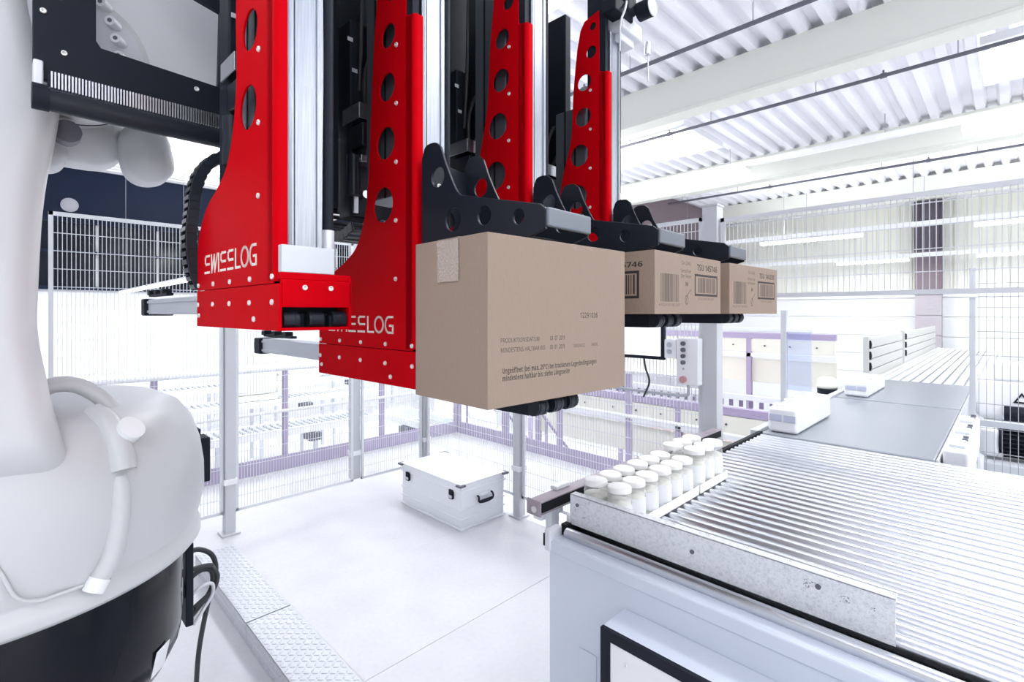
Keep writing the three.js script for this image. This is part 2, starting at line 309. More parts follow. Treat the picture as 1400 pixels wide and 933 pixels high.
// tread-plate covers over the cable duct
function coverPlate(z0, z1, label) {
  const x0 = .79, x1 = 1.005, h = .1, t = thing('tread_plate_cover', label, 'floor cover', [x0, 0, z0]), w = x1 - x0, L = z1 - z0;
  part('plate', [rspan(0, w, h - .006, h, 0, L, .002), rspan(0, .005, 0, h, 0, L, .002), rspan(w - .005, w, 0, h, 0, L, .002)], M.coverPlate, t);
  const lo = new THREE.SphereGeometry(1, 6, 4).scale(.0145, .0036, .005), g = []; let n = 0;
  for (let z = .018; z < L - .01; z += .026) for (let x = .016; x < w - .01; x += .026) { n++; g.push(lo.clone().rotateY((n + Math.round(z / .026)) % 2 ? .785 : -.785).translate(x, h, z)); }
  for (let z = .018; z < L - .01; z += .026) for (let y = .02; y < h - .01; y += .026) { n++; g.push(lo.clone().rotateY((n + Math.round(z / .026)) % 2 ? .785 : -.785).rotateZ(Math.PI / 2).translate(0, y, z)); }
  stuff(part('tread_pattern', g, M.coverPlate, t));
}
coverPlate(-3.56, -2.615, 'tread plate cover on the floor, the far one, beside the robot cables');
coverPlate(-2.605, -1.5, 'tread plate cover on the floor, the near one, cut by the lower edge');
// aluminium transport case
{
  const t = thing('transport_case', 'white aluminium transport case with black latches standing by the fence', 'case', [2.308, 0, -2.838]);
  const w = .44, L = .776, h = .335;   // x to the right-back, z to the left-back
  part('body', rspan(0, w, .012, h - .055, -L, 0, .012), M.caseAlu, t);
  part('lid', rspan(-.004, w + .004, h - .055, h, -L - .004, .004, .014), M.caseAlu, t);
  part('rim', [rspan(-.008, w + .008, 0, .016, -L - .008, .008, .004), rspan(-.008, w + .008, h - .062, h - .046, -L - .008, .008, .004), rspan(-.008, w + .008, h - .008, h + .006, -L - .008, .008, .004)], M.caseAlu, t);
  part('bead', [rspan(-.006, w + .006, .075, .085, -L - .006, .006, .003), rspan(-.006, w + .006, .145, .155, -L - .006, .006, .003)], M.caseAlu, t);
  for (const z of [-.1, -L + .1]) { const l = part('latch', [rspan(-.02, 0, h - .12, h - .05, z - .022, z + .022, .004)], M.black, t); part('catch', [rspan(-.026, -.018, h - .11, h - .09, z - .02, z + .02, .003)], M.steel, l); }
  const hd = part('handle', [tube([[.15, h - .11, .012], [.15, h - .115, .03], [.15, h - .15, .034], [.29, h - .15, .034], [.29, h - .115, .03], [.29, h - .11, .012]], .007, 30), rspan(.15, .29, h - .16, h - .14, .026, .042, .006)], M.black, t);
  part('handle_plate', rspan(.14, .30, h - .125, h - .1, .004, .014, .003), M.caseAlu, hd);
  for (const [x, z] of [[0, 0], [w, 0], [0, -L], [w, -L]]) part('corner_cap', [rbox(.06, .016, .06, .007, x, h - .003, z)], M.pipe, t);
}
// cables behind the robot base
{
  const lab = ['black cable bulging out beside the robot base, topmost of the bundle', 'black cable below the topmost one beside the robot base', 'pale cable lowest in the bundle beside the robot base', 'black cable hanging straight down beside the robot base', 'thin pale cable looping out behind the black ones'];
  const runs = [[[.445, .735, -2.10], [.48, .725, -2.12], [.53, .68, -2.14], [.545, .61, -2.15], [.52, .55, -2.13], [.455, .50, -2.1]],
    [[.445, .68, -2.07], [.475, .675, -2.08], [.515, .66, -2.10], [.53, .635, -2.12], [.545, .60, -2.13], [.53, .56, -2.12], [.46, .53, -2.09]],
    [[.445, .60, -2.05], [.48, .615, -2.06], [.515, .60, -2.08], [.52, .56, -2.09], [.49, .52, -2.08], [.45, .49, -2.05]],
    [[.445, .64, -2.09], [.485, .65, -2.11], [.52, .635, -2.12], [.53, .59, -2.13], [.515, .5, -2.14], [.50, .3, -2.2], [.50, .02, -2.26]],
    [[.45, .715, -2.14], [.50, .70, -2.17], [.55, .65, -2.2], [.56, .58, -2.2], [.53, .50, -2.18], [.47, .46, -2.15]]];
  runs.forEach((r, i) => solo('cable', tube(r, i === 4 || i === 2 ? .006 : .009, 40, 7), i === 2 || i === 4 ? M.hoseWhite : M.hose, lab[i], 'cable'));
}
// ================================================================== THE ROBOT
{
  const R = thing('industrial_robot', 'white industrial robot on a black round base, at the left edge', 'robot', [-.03, 0, -2.0]);
  part('pedestal', [lathe([[0, .001], [.72, .001], [.72, .03], [.62, .05], [.5, .1], [.42, .2], [.36, .3], [0, .3]], 48)], M.robot, R);
  part('base', lathe([[0, .44], [.29, .44], [.345, .485], [.395, .53], [.422, .585], [.43, .65], [.43, .87], [.40, .88], [0, .88]], 64), M.robotBlack, R, 'glossy black round base');
  part('bracket', [rspan(.452, .476, .5, .79, -.10, -.03, .004), rspan(.41, .46, .6, .64, -.09, -.04, .004)], M.black, R);
  const on = (a, r, y) => [Math.sin(a * T) * r, y, Math.cos(a * T) * r];       // angle from +z towards +x
  const col = part('carousel', lathe([[0, .88], [.43, .88], [.466, .885], [.478, .90], [.476, .925], [.464, .945], [.470, .955], [.478, .985], [.488, 1.04], [.487, 1.11], [.476, 1.19], [.452, 1.265], [.415, 1.315], [.36, 1.345], [.2, 1.352], [0, 1.354]], 96), M.robot, R);
  part('sticker', box(.06, .075, .002).rotateX(.22).rotateY(50 * T).translate(...on(50, .4265, .605)), M.white, R);
  // strap, plug and hose cover on the shell
  part('hood_strip', tube([[.05, 1.37, .26], [.09, 1.41, .26], [.14, 1.41, .25], [.19, 1.375, .25], [.225, 1.325, .265], [.23, 1.31, .27]], .02, 40, 12), M.robot, R);
  part('seam_band', tube([on(30, .35, 1.335), on(29.5, .415, 1.305), on(29, .452, 1.245), on(28.5, .468, 1.2)], .03, 24, 12), M.robot, col);
  part('plug', cyl(.032, .03, 'y', 0, 0, 0, 28).rotateX(.9).rotateY(32 * T).translate(...on(32, .452, 1.295)), M.robotCap, R, 'bright white round plug');
  const strap = part('hose_cover', tube([on(27.5, .462, 1.185), on(27, .478, 1.14), on(25.5, .49, 1.07), on(23.5, .49, 1.0), on(21, .482, .955)], .021, 40, 12), M.robot, R);
  part('hose_end', tube([on(21.4, .483, .962), on(19.6, .482, .935)], .023, 8, 14), M.robotCap, strap, 'bright end of the hose cover');
  part('hose', [tube([on(-4, .492, 1.13), on(1, .497, 1.05), on(4, .495, .985), on(8, .488, .962), on(13, .483, .958), on(20, .474, .952)].map(p => [p[0] * .99, p[1], p[2] * .99]), .0045, 40, 8)], M.robot, R);
  part('motor_fan', [rspan(.46, .565, .95, 1.12, -.27, -.18, .006), rspan(.45, .535, 1.12, 1.155, -.26, -.19, .004)], M.black, R, 'black finned motor housing');
  // link arm: a cast profile seen from its side, leaning out towards the cell lower down
  const edge = smooth([[.06, 2.7], [.066, 2.379], [.095, 2.226], [.114, 2.121], [.112, 2.091], [.101, 2.018], [.089, 1.938], [.08, 1.844], [.076, 1.771], [.071, 1.648], [.069, 1.58], [.074, 1.513], [.084, 1.447], [.094, 1.381], [.107, 1.316], [.124, 1.25], [.138, 1.19], [.14, 1.12], [.13, 1.0]], 70);
  const rows = edge.filter(p => p[1] > 1.02), N = 26, pos = [], idx = [];
  rows.forEach(([xe, y], k) => {
    const lean = y > 1.32 ? Math.max(0, 2.1 - y) * .26 : .203 * Math.max(0, 1 - ((1.32 - y) / .2) ** 2) - (y < 1.15 ? .05 : 0), zb = -.03 + lean, zf = .285 + lean, r = .06;
    for (let n = 0; n < N; n++) {
      let x, z;
      if (n < 8) { x = -.66 + (xe - r + .66) * n / 7; z = zf; } else if (n < 14) { const a = (n - 7) / 7 * 90 * T; x = xe - r + Math.sin(a) * r; z = zf - r + Math.cos(a) * r; }
      else if (n < 18) { x = xe; z = zf - r - (zf - zb - 2 * r) * (n - 13) / 5; } else if (n < 24) { const a = (n - 17) / 7 * 90 * T; x = xe - r + Math.cos(a) * r; z = zb + r - Math.sin(a) * r; } else { x = n === 24 ? xe - r : -.66; z = zb; }
      pos.push(x, y, z);
      if (k) { const a = (k - 1) * N + n, b = (k - 1) * N + (n + 1) % N, c = k * N + n, d = k * N + (n + 1) % N; idx.push(a, c, b, b, c, d); }
    }
  });
  const arm = new THREE.BufferGeometry(); arm.setAttribute('position', new THREE.Float32BufferAttribute(pos, 3)); arm.setIndex(idx); arm.computeVertexNormals();
  part('link_arm', toCreasedNormals(arm, .8), M.robot, R);
  // forearm end and wrist behind the gripper beam: a flange facing the beam, its bolts and the wrist casting
  const w = part('wrist', [cyl(.165, .10, 'z', .14, 2.29, .21, 64), cyl(.15, .16, 'z', .14, 2.29, .11, 56), rbox(.26, .36, .26, .09, .16, 2.24, -.06, 0, 0, 0, 4), rbox(.13, .18, .2, .06, .325, 2.1, .05, 0, 0, .2, 4), rbox(.16, .10, .2, .045, .06, 2.07, .0, 0, 0, 0, 4)], M.robot, R);
  part('flange', [cyl(.150, .006, 'z', .14, 2.29, .2605, 56)], M.lightGrey, w);
  part('seal_ring', cyl(.1665, .006, 'z', .14, 2.29, .162, 64), M.black, w);
  for (const [x, y] of [[.238, 2.300], [.232, 2.345], [.22, 2.388], [.2, 2.43]]) { part('flange_bolt', cyl(.0125, .034, 'z', 0, 0, 0, 16).rotateY(-.6).translate(x, y, .275), M.aluMatt, w); part('socket', cyl(.006, .036, 'z', 0, 0, 0, 6).rotateY(-.6).translate(x, y, .275), M.pipe, w); }
  part('dark_gap_stub', [cyl(.035, .05, 'z', .075, 2.1, .2, 16), cyl(.03, .05, 'z', .13, 2.085, .2, 16)], M.pipe, w);  // dark cylinders standing in for the dark gaps below the wrist
  part('forearm', rbox(1.0, .34, .32, .1, -.35, 2.46, -.1), M.robot, R);
}
// ================================================================== THE GRIPPER
const boltGeo = clean(lathe([[0, .0012], [.0026, .0012], [.0026, .004], [.0058, .004], [.0066, .0022], [.0066, 0]], 12)); // axis +y
const boltX = boltGeo.clone().rotateZ(Math.PI / 2), boltZ = boltGeo.clone().rotateX(Math.PI / 2);
function bolt(parent, axis, x, y, z, s = 1, name = 'bolt') {
  const m = new THREE.Mesh(axis === 'x' ? boltX : boltZ, M.bolt); m.name = name; m.castShadow = m.receiveShadow = true; m.position.set(x, y, z); m.scale.setScalar(s * .9); parent.add(m); return m;
}
// lettering of straight and rounded strokes, written in (u, v) on the plate; u 0..1 per letter
function strokes(list, th) {
  const g = [];
  for (const pl of list) for (let i = 0; i < pl.length - 1; i++) {
    const a = pl[i], b = pl[i + 1], dx = b[0] - a[0], dy = b[1] - a[1], L = Math.hypot(dx, dy);
    g.push(box(L + th * .96, th, .0012).rotateZ(Math.atan2(dy, dx)).translate((a[0] + b[0]) / 2, (a[1] + b[1]) / 2, 0));
  }
  return g;
}
function logo(w, h) {
  const arc = (cx, cy, rx, ry, a0, a1, n = 12) => Array.from({ length: n + 1 }, (_, i) => { const a = (a0 + (a1 - a0) * i / n) * T; return [cx + Math.cos(a) * rx, cy + Math.sin(a) * ry]; });
  const S = x => [[[x + .70, 1], [x + .2, 1], [x + .06, .9], [x + .06, .62], [x + .2, .5], [x + .70, .5]], [[x, 0], [x + .70, 0]]];
  const L = [...S(0), [[1.08, 1], [1.12, 0], [1.52, .98], [1.6, 0], [2.0, 1]], [[2.2, 1], [2.2, 0]], ...S(2.5), ...S(3.55), [[4.62, 1], [4.62, 0], [5.2, 0]],
    [...arc(5.78, .5, .42, .5, 0, 360, 24)], [[7.12, 1], [6.75, 1], ...arc(6.78, .5, .36, .5, 100, 260, 10), [7.14, 0], [7.14, .45], [6.85, .45]]];
  const k = w / 7.14;
  return strokes(L.map(pl => pl.map(p => [p[0] * k, p[1] * h])), h * .135);
}
const E3 = .03;
const PROFILE = s => {
  const c = smooth([[-.53, .19], [-.517, .235], [-.487, .272], [-.443, .306], [-.369, .336], [-.305, .372], [-.272, .42], [-.252, .47], [-.236, .56], [-.226 * s, .70], [-.21 * s, .9], [-.19 * s, 1.05]], 48);
  return [[-.033, .093], [-.53, .093], ...c, [-.172 * s, 1.12], [-.15 * s, 1.15], [-.062, 1.168], [-.06, .935], [-.034, .927]];
};
function module(x, y, z, s, o) {
  const t = thing('gripper_module', o.label, 'gripper module', [x, y, z], E3);
  const holes = [[-.165, .474, .0465], [-.153, .635, .042], [-.146, .781, .036], [-.14, .914, .031], [-.122 * s, 1.022, .023], [-.113 * s, 1.118, .014]].map((h, i) => [h[0] * (i > 1 ? .5 + .5 * s : 1), h[1], h[2]]);
  const side = part('side_plate', [extrX(PROFILE(s), .005, -.005, holes, .0012, 20), extr([[-.005, .06], [-.005, .036], ...Array.from({ length: 9 }, (_, i) => [.006 - Math.cos(i * 11.25 * T) * .011, .033 - Math.sin(i * 11.25 * T) * .011]), [.020, .022], [.020, .027], [.006, .027], [0, .033], [0, .06]], .83).rotateX(-Math.PI / 2).translate(0, .097, 0).applyMatrix4(new THREE.Matrix4().makeScale(1, 1, 1))], M.red, t);
  const low = part('lower_plate', extrX([[0, 0], [-.53, 0], [-.53, .0915], [0, .0915]], .006, -.006, [], .0008), M.red, t);
  const rows = [[.10, .875], [.10, .725], [.101, .575], [.102, .425], [.103, .275]];
  for (const [tt, yy] of rows) bolt(side, 'x', -.005, yy, -tt);
  for (const tt of [.03, .15, .275, .395, .517]) { bolt(tt < .1 ? low : side, 'x', tt < .1 ? -.004 : -.005, .106, -tt - (tt < .1 ? .004 : 0)); bolt(low, 'x', -.006, .056, -tt); }
  bolt(low, 'x', -.006, .028, -.508); bolt(low, 'x', -.006, .022, -.125);
  part('lettering', logo(.345, .041).map(g => g.rotateY(-Math.PI / 2).translate(-.0055, .136, -.462)), M.letter, side, 'white block lettering SWISSLOG');
  // lower housing with its slot
  const hs = part('front_housing', [rspan(0, .145, .046, .1, -.012, 0, .002), ...(o.ext ? [] : [rspan(0, .145, 0, .006, -.03, 0, .001)]), rspan(.1395, .145, .0, .11, -.5, 0, .001), rspan(0, .145, .1, .114, -.14, -.004, .002)], M.red, t);
  bolt(hs, 'z', .044, .085, .0005, .9); bolt(hs, 'z', .098, .085, .0005, .9);
  part('inner_body', span(.004, .139, .007, .098, -.5, -.05), M.rubber, t);
  // tongue with rollers
  const q = o.ext || -.002, ty = o.ext ? -.018 : 0;
  const tg = part('tongue', [rspan(.006, .138, .002, .036, o.ext ? .03 : -.4, q - .03, .004), ...[.036, .072, .108].map(a => rspan(a - .006, a + .006, .004, .03, q - .04, q - .012, .002))].map(g => g.translate(0, ty, 0)), M.black, t);
  for (const a of [.022, .072, .122]) part('roller', [cyl(.018, .03, 'x', a, .021, q - .021, 18), cyl(.0188, .003, 'x', a - .008, .021, q - .021, 18), cyl(.0188, .003, 'x', a + .008, .021, q - .021, 18)].map(g => g.translate(0, ty, 0)), M.blackSatin, tg);
  // carriage block and aluminium column
  part('carriage_block', rspan(.002, .11, .114, .168, -.13, -.006, .002), M.block, t);
  const W = .022, Wd = .072, D = .09;
  const cs = [[W, 0], [W + .004, .003], [W + .010, 0], [W + .013, 0], [W + .013, .006], [W + .016, .006], [W + .016, 0], [W + .022, 0], [W + .022, .004], [W + .062, .004], [W + .062, 0], [W + Wd, 0], [W + Wd, .03], [W + Wd - .006, .03], [W + Wd - .006, .04], [W + Wd, .04], [W + Wd, D], [W, D]];
  const top = o.top || 1.75;
  part('column', extr(cs, top - .168, [], 0).rotateX(-Math.PI / 2).translate(0, .168, -.03), M.alu, t);
  part('guide_rail', [rspan(.002, .016, .168, o.rail || top, -.12, -.05, .003), span(-.002, .018, .93, o.rail || top, -.075, -.035)], M.black, t);
  part('scale_strip', [span(.0185, .0195, .95, top, -.07, -.05), ...Array.from({ length: 16 }, (_, i) => cyl(.006, .003, 'x', .02, .97 + i * .024, -.06, 8))], M.bolt, t);
  part('piston_rod', [cyl(.0125, top - .21, 'y', .118, .21 + (top - .21) / 2, -.055, 16)], M.black, t);
  part('rod_seat', [cyl(.0145, .045, 'y', .118, .19, -.055, 18)], M.aluMatt, t, 'bright rod seat');
  part('hose', [tube([[.101, .18, -.05], [.1, .4, -.045], [.104, .55, -.05], [.1, .8, -.045], [.104, 1.0, -.05], [.1, 1.5, -.05]], .003, 60, 5), tube([[.104, .18, -.06], [.105, .45, -.055], [.1, .7, -.06], [.105, 1.1, -.06], [.103, 1.6, -.06]], .0025, 60, 5)], M.hoseWhite, t);
  // rear arm sticking out behind the plate
  const b = o.rear, arm = part('rear_arm', [rspan(.03, .10, .03, .085, -b, -.5, .004), span(.026, .03, .036, .044, -b, -.5), span(.026, .03, .07, .078, -b, -.5)], M.block, t);
  part('arm_end', [rspan(.018, .112, .024, .088, -b - .05, -b + .01, .006), rspan(.03, .08, .04, .07, -b - .085, -b - .04, .004)], M.black, arm);
  part('arm_strip', [span(.03, .05, .094, .103, -b + .02, -b + .28), ...[0, .1, .2].map(k => rspan(.028, .056, .1, .118, -b + .0 + k, -b + .035 + k, .003))], M.black, arm);
  // black mounting plate and slide between this module and the next
  const back = part('mounting_plate', [rspan(.035, o.gap, o.py, o.py + 1.2, -.49, -.47, .003)], M.black, t);
  const rp = part('rear_profile', rspan(.02, .10, o.py, o.py + (o.short || 1.2), -.29, -.14, .004), M.aluDark, t);
  part('slot', [span(.0185, .0195, o.py, o.py + (o.short || 1.2), -.195, -.187), span(.0185, .0195, o.py, o.py + (o.short || 1.2), -.245, -.237)], M.rubber, rp);
  const cy = o.py + .06;
  part('cover_block', [rspan(.03, .14, cy - .08, cy + .52, -.47, -.40, .006), rspan(.10, .14, cy + .1, cy + .9, -.42, -.30, .006)], M.black, back);
  part('valve_block', [rspan(.03, .13, cy + .12, cy + .19, -.42, -.33, .006), cyl(.03, .10, 'y', .07, cy + .14, -.37, 18), cyl(.02, .12, 'y', .03, cy + .04, -.38, 16)], M.blackSatin, back);
  part('bracket', [rspan(.02, .025, cy + .20, cy + .245, -.43, -.33, .002), rspan(.02, .11, cy + .20, cy + .245, -.335, -.33, .002)], M.steel, back);
  part('clip', [rspan(.03, .10, cy + .075, cy + .095, -.34, -.335, .002), cyl(.031, .012, 'y', .07, cy + .085, -.37, 18)], M.steel, back);
  part('fitting', [rspan(.035, .05, cy - .07, cy + .02, -.395, -.385, .002), cyl(.012, .02, 'z', .07, cy - .01, -.385, 14), cyl(.007, .02, 'z', .10, cy + .01, -.385, 12), cyl(.005, .02, 'z', .09, cy - .06, -.385, 10)], M.steel, back);
  part('hose_loop', [tube([[.09, cy + .26, -.36], [.105, cy + .34, -.33], [.08, cy + .42, -.34], [.06, cy + .36, -.36], [.06, cy + .24, -.37]], .007, 30, 8), tube([[.05, cy + .3, -.38], [.045, cy + .5, -.36], [.06, cy + .8, -.37]], .006, 20, 8)], M.hose, back);
  for (const [x, y] of [[.02, .45], [.035, .36]]) part('label_plate', rspan(x, x + .018, cy + y, cy + y + .012, -.399, -.397, .0008), M.lightGrey, back);
  return t;
}
// pressing fork: two cantilever arms, a rear plate and a cross bar; yb = underside
function fork(t, yb, reach) {
  const prof = [[-.006, .01], [-.006, .235], ...smooth([[-.004, .24], [.008, .262], [.046, .264], [.066, .25]], 10), ...smooth([[.085, .205], [.118, .145], [.135, .126], [.16, .119]], 8), [reach - .015, .07], [reach, .058], [reach, .02], [reach - .04, .008]];
  const holes = [[.056, .18, .024], [.112, .072, .027], [.215, .068, .021], [.315, .052, .0155]];
  for (const [i, x] of [[0, .004], [1, .142]]) { const a = part('fork_arm', extrX(prof, .007, x, holes, .0015, 16).translate(0, yb, 0), M.blackSatin, t); if (!i) a.userData.label = 'black fork arm with round holes'; }
  const rp = part('fork_back', extr([[.011, .01], [.142, .01], [.142, .225], [.011, .24]], .007, [[.075, .09, .03]], .001).translate(0, yb, -.006), M.blackSatin, t);
  bolt(rp, 'z', .05, yb + .175, .002, 1.2);
  part('cross_bar', [rspan(.006, .15, .024, .062, reach - .004, reach + .006, .0045)].map(g => g.translate(0, yb, 0)), M.aluDark, t, 'grey metal cross bar');
  part('press_pad', rspan(.02, .13, .0, .014, .02, reach - .05, .002).translate(0, yb, 0), M.rubber, t);
}
const m1 = module(.362, 1.565, -.985, 1.06, { label: 'red gripper module without a box, leftmost, with its full lettering in view', rear: 1.3, gap: .36, py: .36, top: 1.6 });
const m2 = module(.70, 1.412, -1.01, 1.0, { label: 'red gripper module pressing on the big blank-sided carton', rear: 1.1, gap: .42, py: .5, top: 1.75, ext: .37 });
const m3 = module(1.13, 1.578, -1.035, .9, { label: 'red gripper module behind the big carton, third from the left', rear: 1.1, gap: .42, py: .34, top: 1.6, ext: .415 });
const m4 = module(1.575, 1.582, -1.04, .86, { label: 'red gripper module at the right end, beside the pressure gauge', rear: 1.1, gap: .16, py: .34, top: 1.09, rail: 1.6, short: .5, ext: .42 });
fork(m2, .329, .385); fork(m3, .174, .41); fork(m4, .170, .415);

{ // pressure regulator on top of the last column
  const t = thing('pressure_regulator', 'pneumatic pressure regulator with a round gauge on the last column', 'gauge', [1.64, 2.668, -1.08], E3);
  part('cap', [rspan(-.02, .13, .01, .07, -.06, .05, .01), rspan(.0, .1, -.02, .012, -.04, .03, .006)], M.aluMatt, t);
  part('arm', [rspan(-.09, .04, .045, .10, .0, .06, .006), rspan(-.02, .05, .07, .15, .0, .07, .012)], M.black, t);
  const g = part('gauge', [cyl(.034, .055, 'z', .06, .09, .10, 28)], M.black, t);
  part('dial', [cyl(.03, .004, 'z', .06, .09, .129, 28)], M.white, g); part('bezel', new THREE.TorusGeometry(.0315, .003, 8, 28).translate(.06, .09, .128), M.steel, g);
  part('sight_glass', [cyl(.03, .07, 'y', .03, .2, .03, 20), cyl(.022, .12, 'y', .03, .27, .03, 20)], M.grey, t);
  part('drain', [cyl(.012, .05, 'y', .15, -.01, .06, 14), cyl(.003, .12, 'y', .155, -.08, .06, 6)], M.steel, t);
  part('tubing', tube([[-.02, .1, .065], [-.05, .05, .075], [-.07, 0, .07], [-.06, -.1, .06]], .004, 24), M.hoseWhite, t);
}
{ // main frame behind the modules
  const t = thing('gripper_beam', 'black main beam plate of the gripper with a window, at the upper left', 'gripper', [.03, 2.07, -1.62], .03);
  part('front_plate', extr([[0, .12], [0, .75], [1.72, .75], [1.72, .3], [.45, .14], [.42, .085], [.02, .085]], .02, [[[.115, .75 - .03], [.115, .215], [.125, .20], [.39, .19], [.395, .41], [.30, .43], [.2, .72]].map(p => p)], .002).translate(0, 0, -.02), M.black, t);
  part('inner_plate', extr([[.02, .13], [.56, .13], [.56, .78], [.02, .78]], .01).translate(0, 0, -.30), M.white, t, 'light grey plate behind the window');
  part('rim', [rspan(.0, .018, .045, .125, -.03, .012, .004)], M.aluMatt, t);
  const r = part('gear_rack', rspan(.025, .41, .062, .098, -.01, .012, .002), M.black, t);
  const g = []; for (let x = .03; x < .405; x += .0062) g.push(span(x, x + .0032, .064, .102, .01, .02));
  stuff(part('rack_tooth', g, M.steel, r));
  part('guide_tube', [cyl(.026, .41, 'x', .215, .032, .022, 20)], M.blackSatin, t);
  part('tube_end', cyl(.03, .03, 'x', .012, .034, .022, 20), M.black, t); part('tube_end', rspan(.405, .435, .0, .12, -.0, .05, .004), M.black, t);
  part('stop_bracket', [rspan(.405, .415, .03, .13, .02, .05, .002), rspan(.405, .435, .075, .095, .03, .06, .003)], M.steel, t);
  for (const [x, y] of [[.018, .247], [.055, .16], [.335, .165]]) bolt(t, 'z', x, y, .0005, 1.1);
}
// energy chain hanging behind the first plate
function energyChain(label, pos, turn, path, n, w, h) {
  const t = thing('energy_chain', label, 'energy chain', pos, turn), c = new THREE.CatmullRomCurve3(path.map(p => V(0, p[1], p[0])));
  for (let i = 0; i < n; i++) {
    const u = (i + .5) / n, p = c.getPointAt(u), d = c.getTangentAt(u), a = Math.atan2(d.y, d.z), L = c.getLength() / n;
    const m = part('link', [rbox(.006, h, L * 1.04, .002, -w / 2, 0, 0), rbox(.006, h, L * 1.04, .002, w / 2, 0, 0), rbox(w, .004, L * .55, .001, 0, h / 2, 0), rbox(w, .004, L * .55, .001, 0, -h / 2, 0)], M.blackSatin, t);
    m.position.copy(p); m.rotation.x = -a;
  }
}
energyChain('black energy chain looping out behind the first red plate', [0, 0, -1.54], Math.PI / 2, [[.46, 2.075], [.435, 2.055], [.405, 2.03], [.372, 2.005], [.35, 1.968], [.338, 1.92], [.333, 1.865], [.328, 1.807], [.330, 1.75], [.338, 1.70], [.352, 1.665]], 22, .05, .026);
energyChain('black energy chain hanging in a bow behind the first column', [.79, 0, -1.66], 0, [[.0, 2.06], [.005, 2.0], [.02, 1.94], [.06, 1.885], [.12, 1.85], [.20, 1.84], [.27, 1.86]], 15, .15, .03);
// ------------------------------------------------------------------ cartons held by the modules
function carton(x, y, z, w, h, d, label, front, side, turn = 0) {
  const t = thing('carton', label, 'box', [x, y, z], turn), e = .004, r = .0016;   // origin: lower left front corner
  const face = (tex) => new THREE.MeshStandardMaterial({ map: tex, roughness: .78 });
  const uvPanel = (m, ax) => { const p = m.geometry.attributes.position, uv = m.geometry.attributes.uv; for (let i = 0; i < p.count; i++) uv.setXY(i, ax === 'x' ? p.getX(i) / w : (p.getZ(i) + d) / d, p.getY(i) / h); return m; };
  const plain = face(cardboard(w, h, null, 512));
  uvPanel(part('front_panel', rspan(0, w, 0, h, -e, 0, r), face(front), t), 'x');
  uvPanel(part('side_panel', rspan(0, e, 0, h, -d, -.0005, r), face(side), t), 'z');
  uvPanel(part('side_panel', rspan(w - e, w, 0, h, -d, -.0005, r), plain, t), 'z');
  uvPanel(part('back_panel', rspan(0, w, 0, h, -d, -d + e, r), plain, t), 'x');
  part('top_flap', rspan(.001, w - .001, h - e, h, -d / 2 + .001, -.001, r), plain, t); part('top_flap', rspan(.001, w - .001, h - e, h, -d + .001, -d / 2 - .001, r), plain, t);
  part('bottom_flap', rspan(.001, w - .001, 0, e, -d / 2 + .001, -.001, r), plain, t); part('bottom_flap', rspan(.001, w - .001, 0, e, -d + .001, -d / 2 - .001, r), plain, t);
  return t;
}
const DARK = '#332d2b';
const bigFront = cardboard(.40, .30, (c, W, H) => {
  const X = u => u * W, Y = v => v * H;
  c.fillStyle = DARK; c.globalAlpha = .88;
  fitText(c, '12291036', X(.607), Y(.489), X(.146), 38, 'monospace', 'bold');
  c.globalAlpha = .92; fitText(c, 'PRODUKTIONSDATUM', X(.072), Y(.628), X(.243), 27); fitText(c, 'MINDESTENS HALTBAR BIS', X(.073), Y(.684), X(.281), 27);
  fitText(c, '03 07 2019', X(.386), Y(.628), X(.107), 28, 'monospace', 'bold'); fitText(c, '03 01 2019', X(.385), Y(.684), X(.107), 28, 'monospace', 'bold');
  fitText(c, '18082A022', X(.552), Y(.684), X(.095), 24, 'monospace'); fitText(c, '04000', X(.70), Y(.684), X(.052), 24, 'monospace');
  c.globalAlpha = .95; fitText(c, 'Ungeöffnet (bei max. 25°C) bei trockenen Lagerbedingungen', X(.083), Y(.805), X(.66), 34, 'sans-serif', 'bold'); fitText(c, 'mindestens haltbar bis: siehe Längsseite', X(.083), Y(.848), X(.445), 34, 'sans-serif', 'bold');
  c.globalAlpha = .3; c.fillStyle = '#d8cabb'; for (let i = 0; i < 30; i++) c.fillRect(X(.52 + rnd() * .2), Y(.005 + rnd() * .03), 3 + rnd() * 10, 2);
});
const bigSide = cardboard(.225, .30, null, 640);
const B1 = carton(.56, 1.4365, -.618, .402, .30, .222, 'large brown carton with printed dates, held nearest the camera', bigFront, bigSide, -.03);
{ // strips of clear adhesive tape folded over the edge
  const g = new THREE.PlaneGeometry(.066, .077, 52, 60), p = g.attributes.position;
  for (let i = 0; i < p.count; i++) p.setZ(i, .0012 + Math.max(0, noise.noise(p.getX(i) * 260, p.getY(i) * 260, 1)) * .0022 + Math.abs(noise.noise(p.getX(i) * 500, p.getY(i) * 90, 4)) * .0012);
  g.computeVertexNormals();
  part('tape', [g.rotateY(-Math.PI / 2).translate(0, .30 - .041, -.111), rspan(0, .4, .3, .3006, -.145, -.078, .0002)], M.tape, B1, 'crinkled clear tape');
}
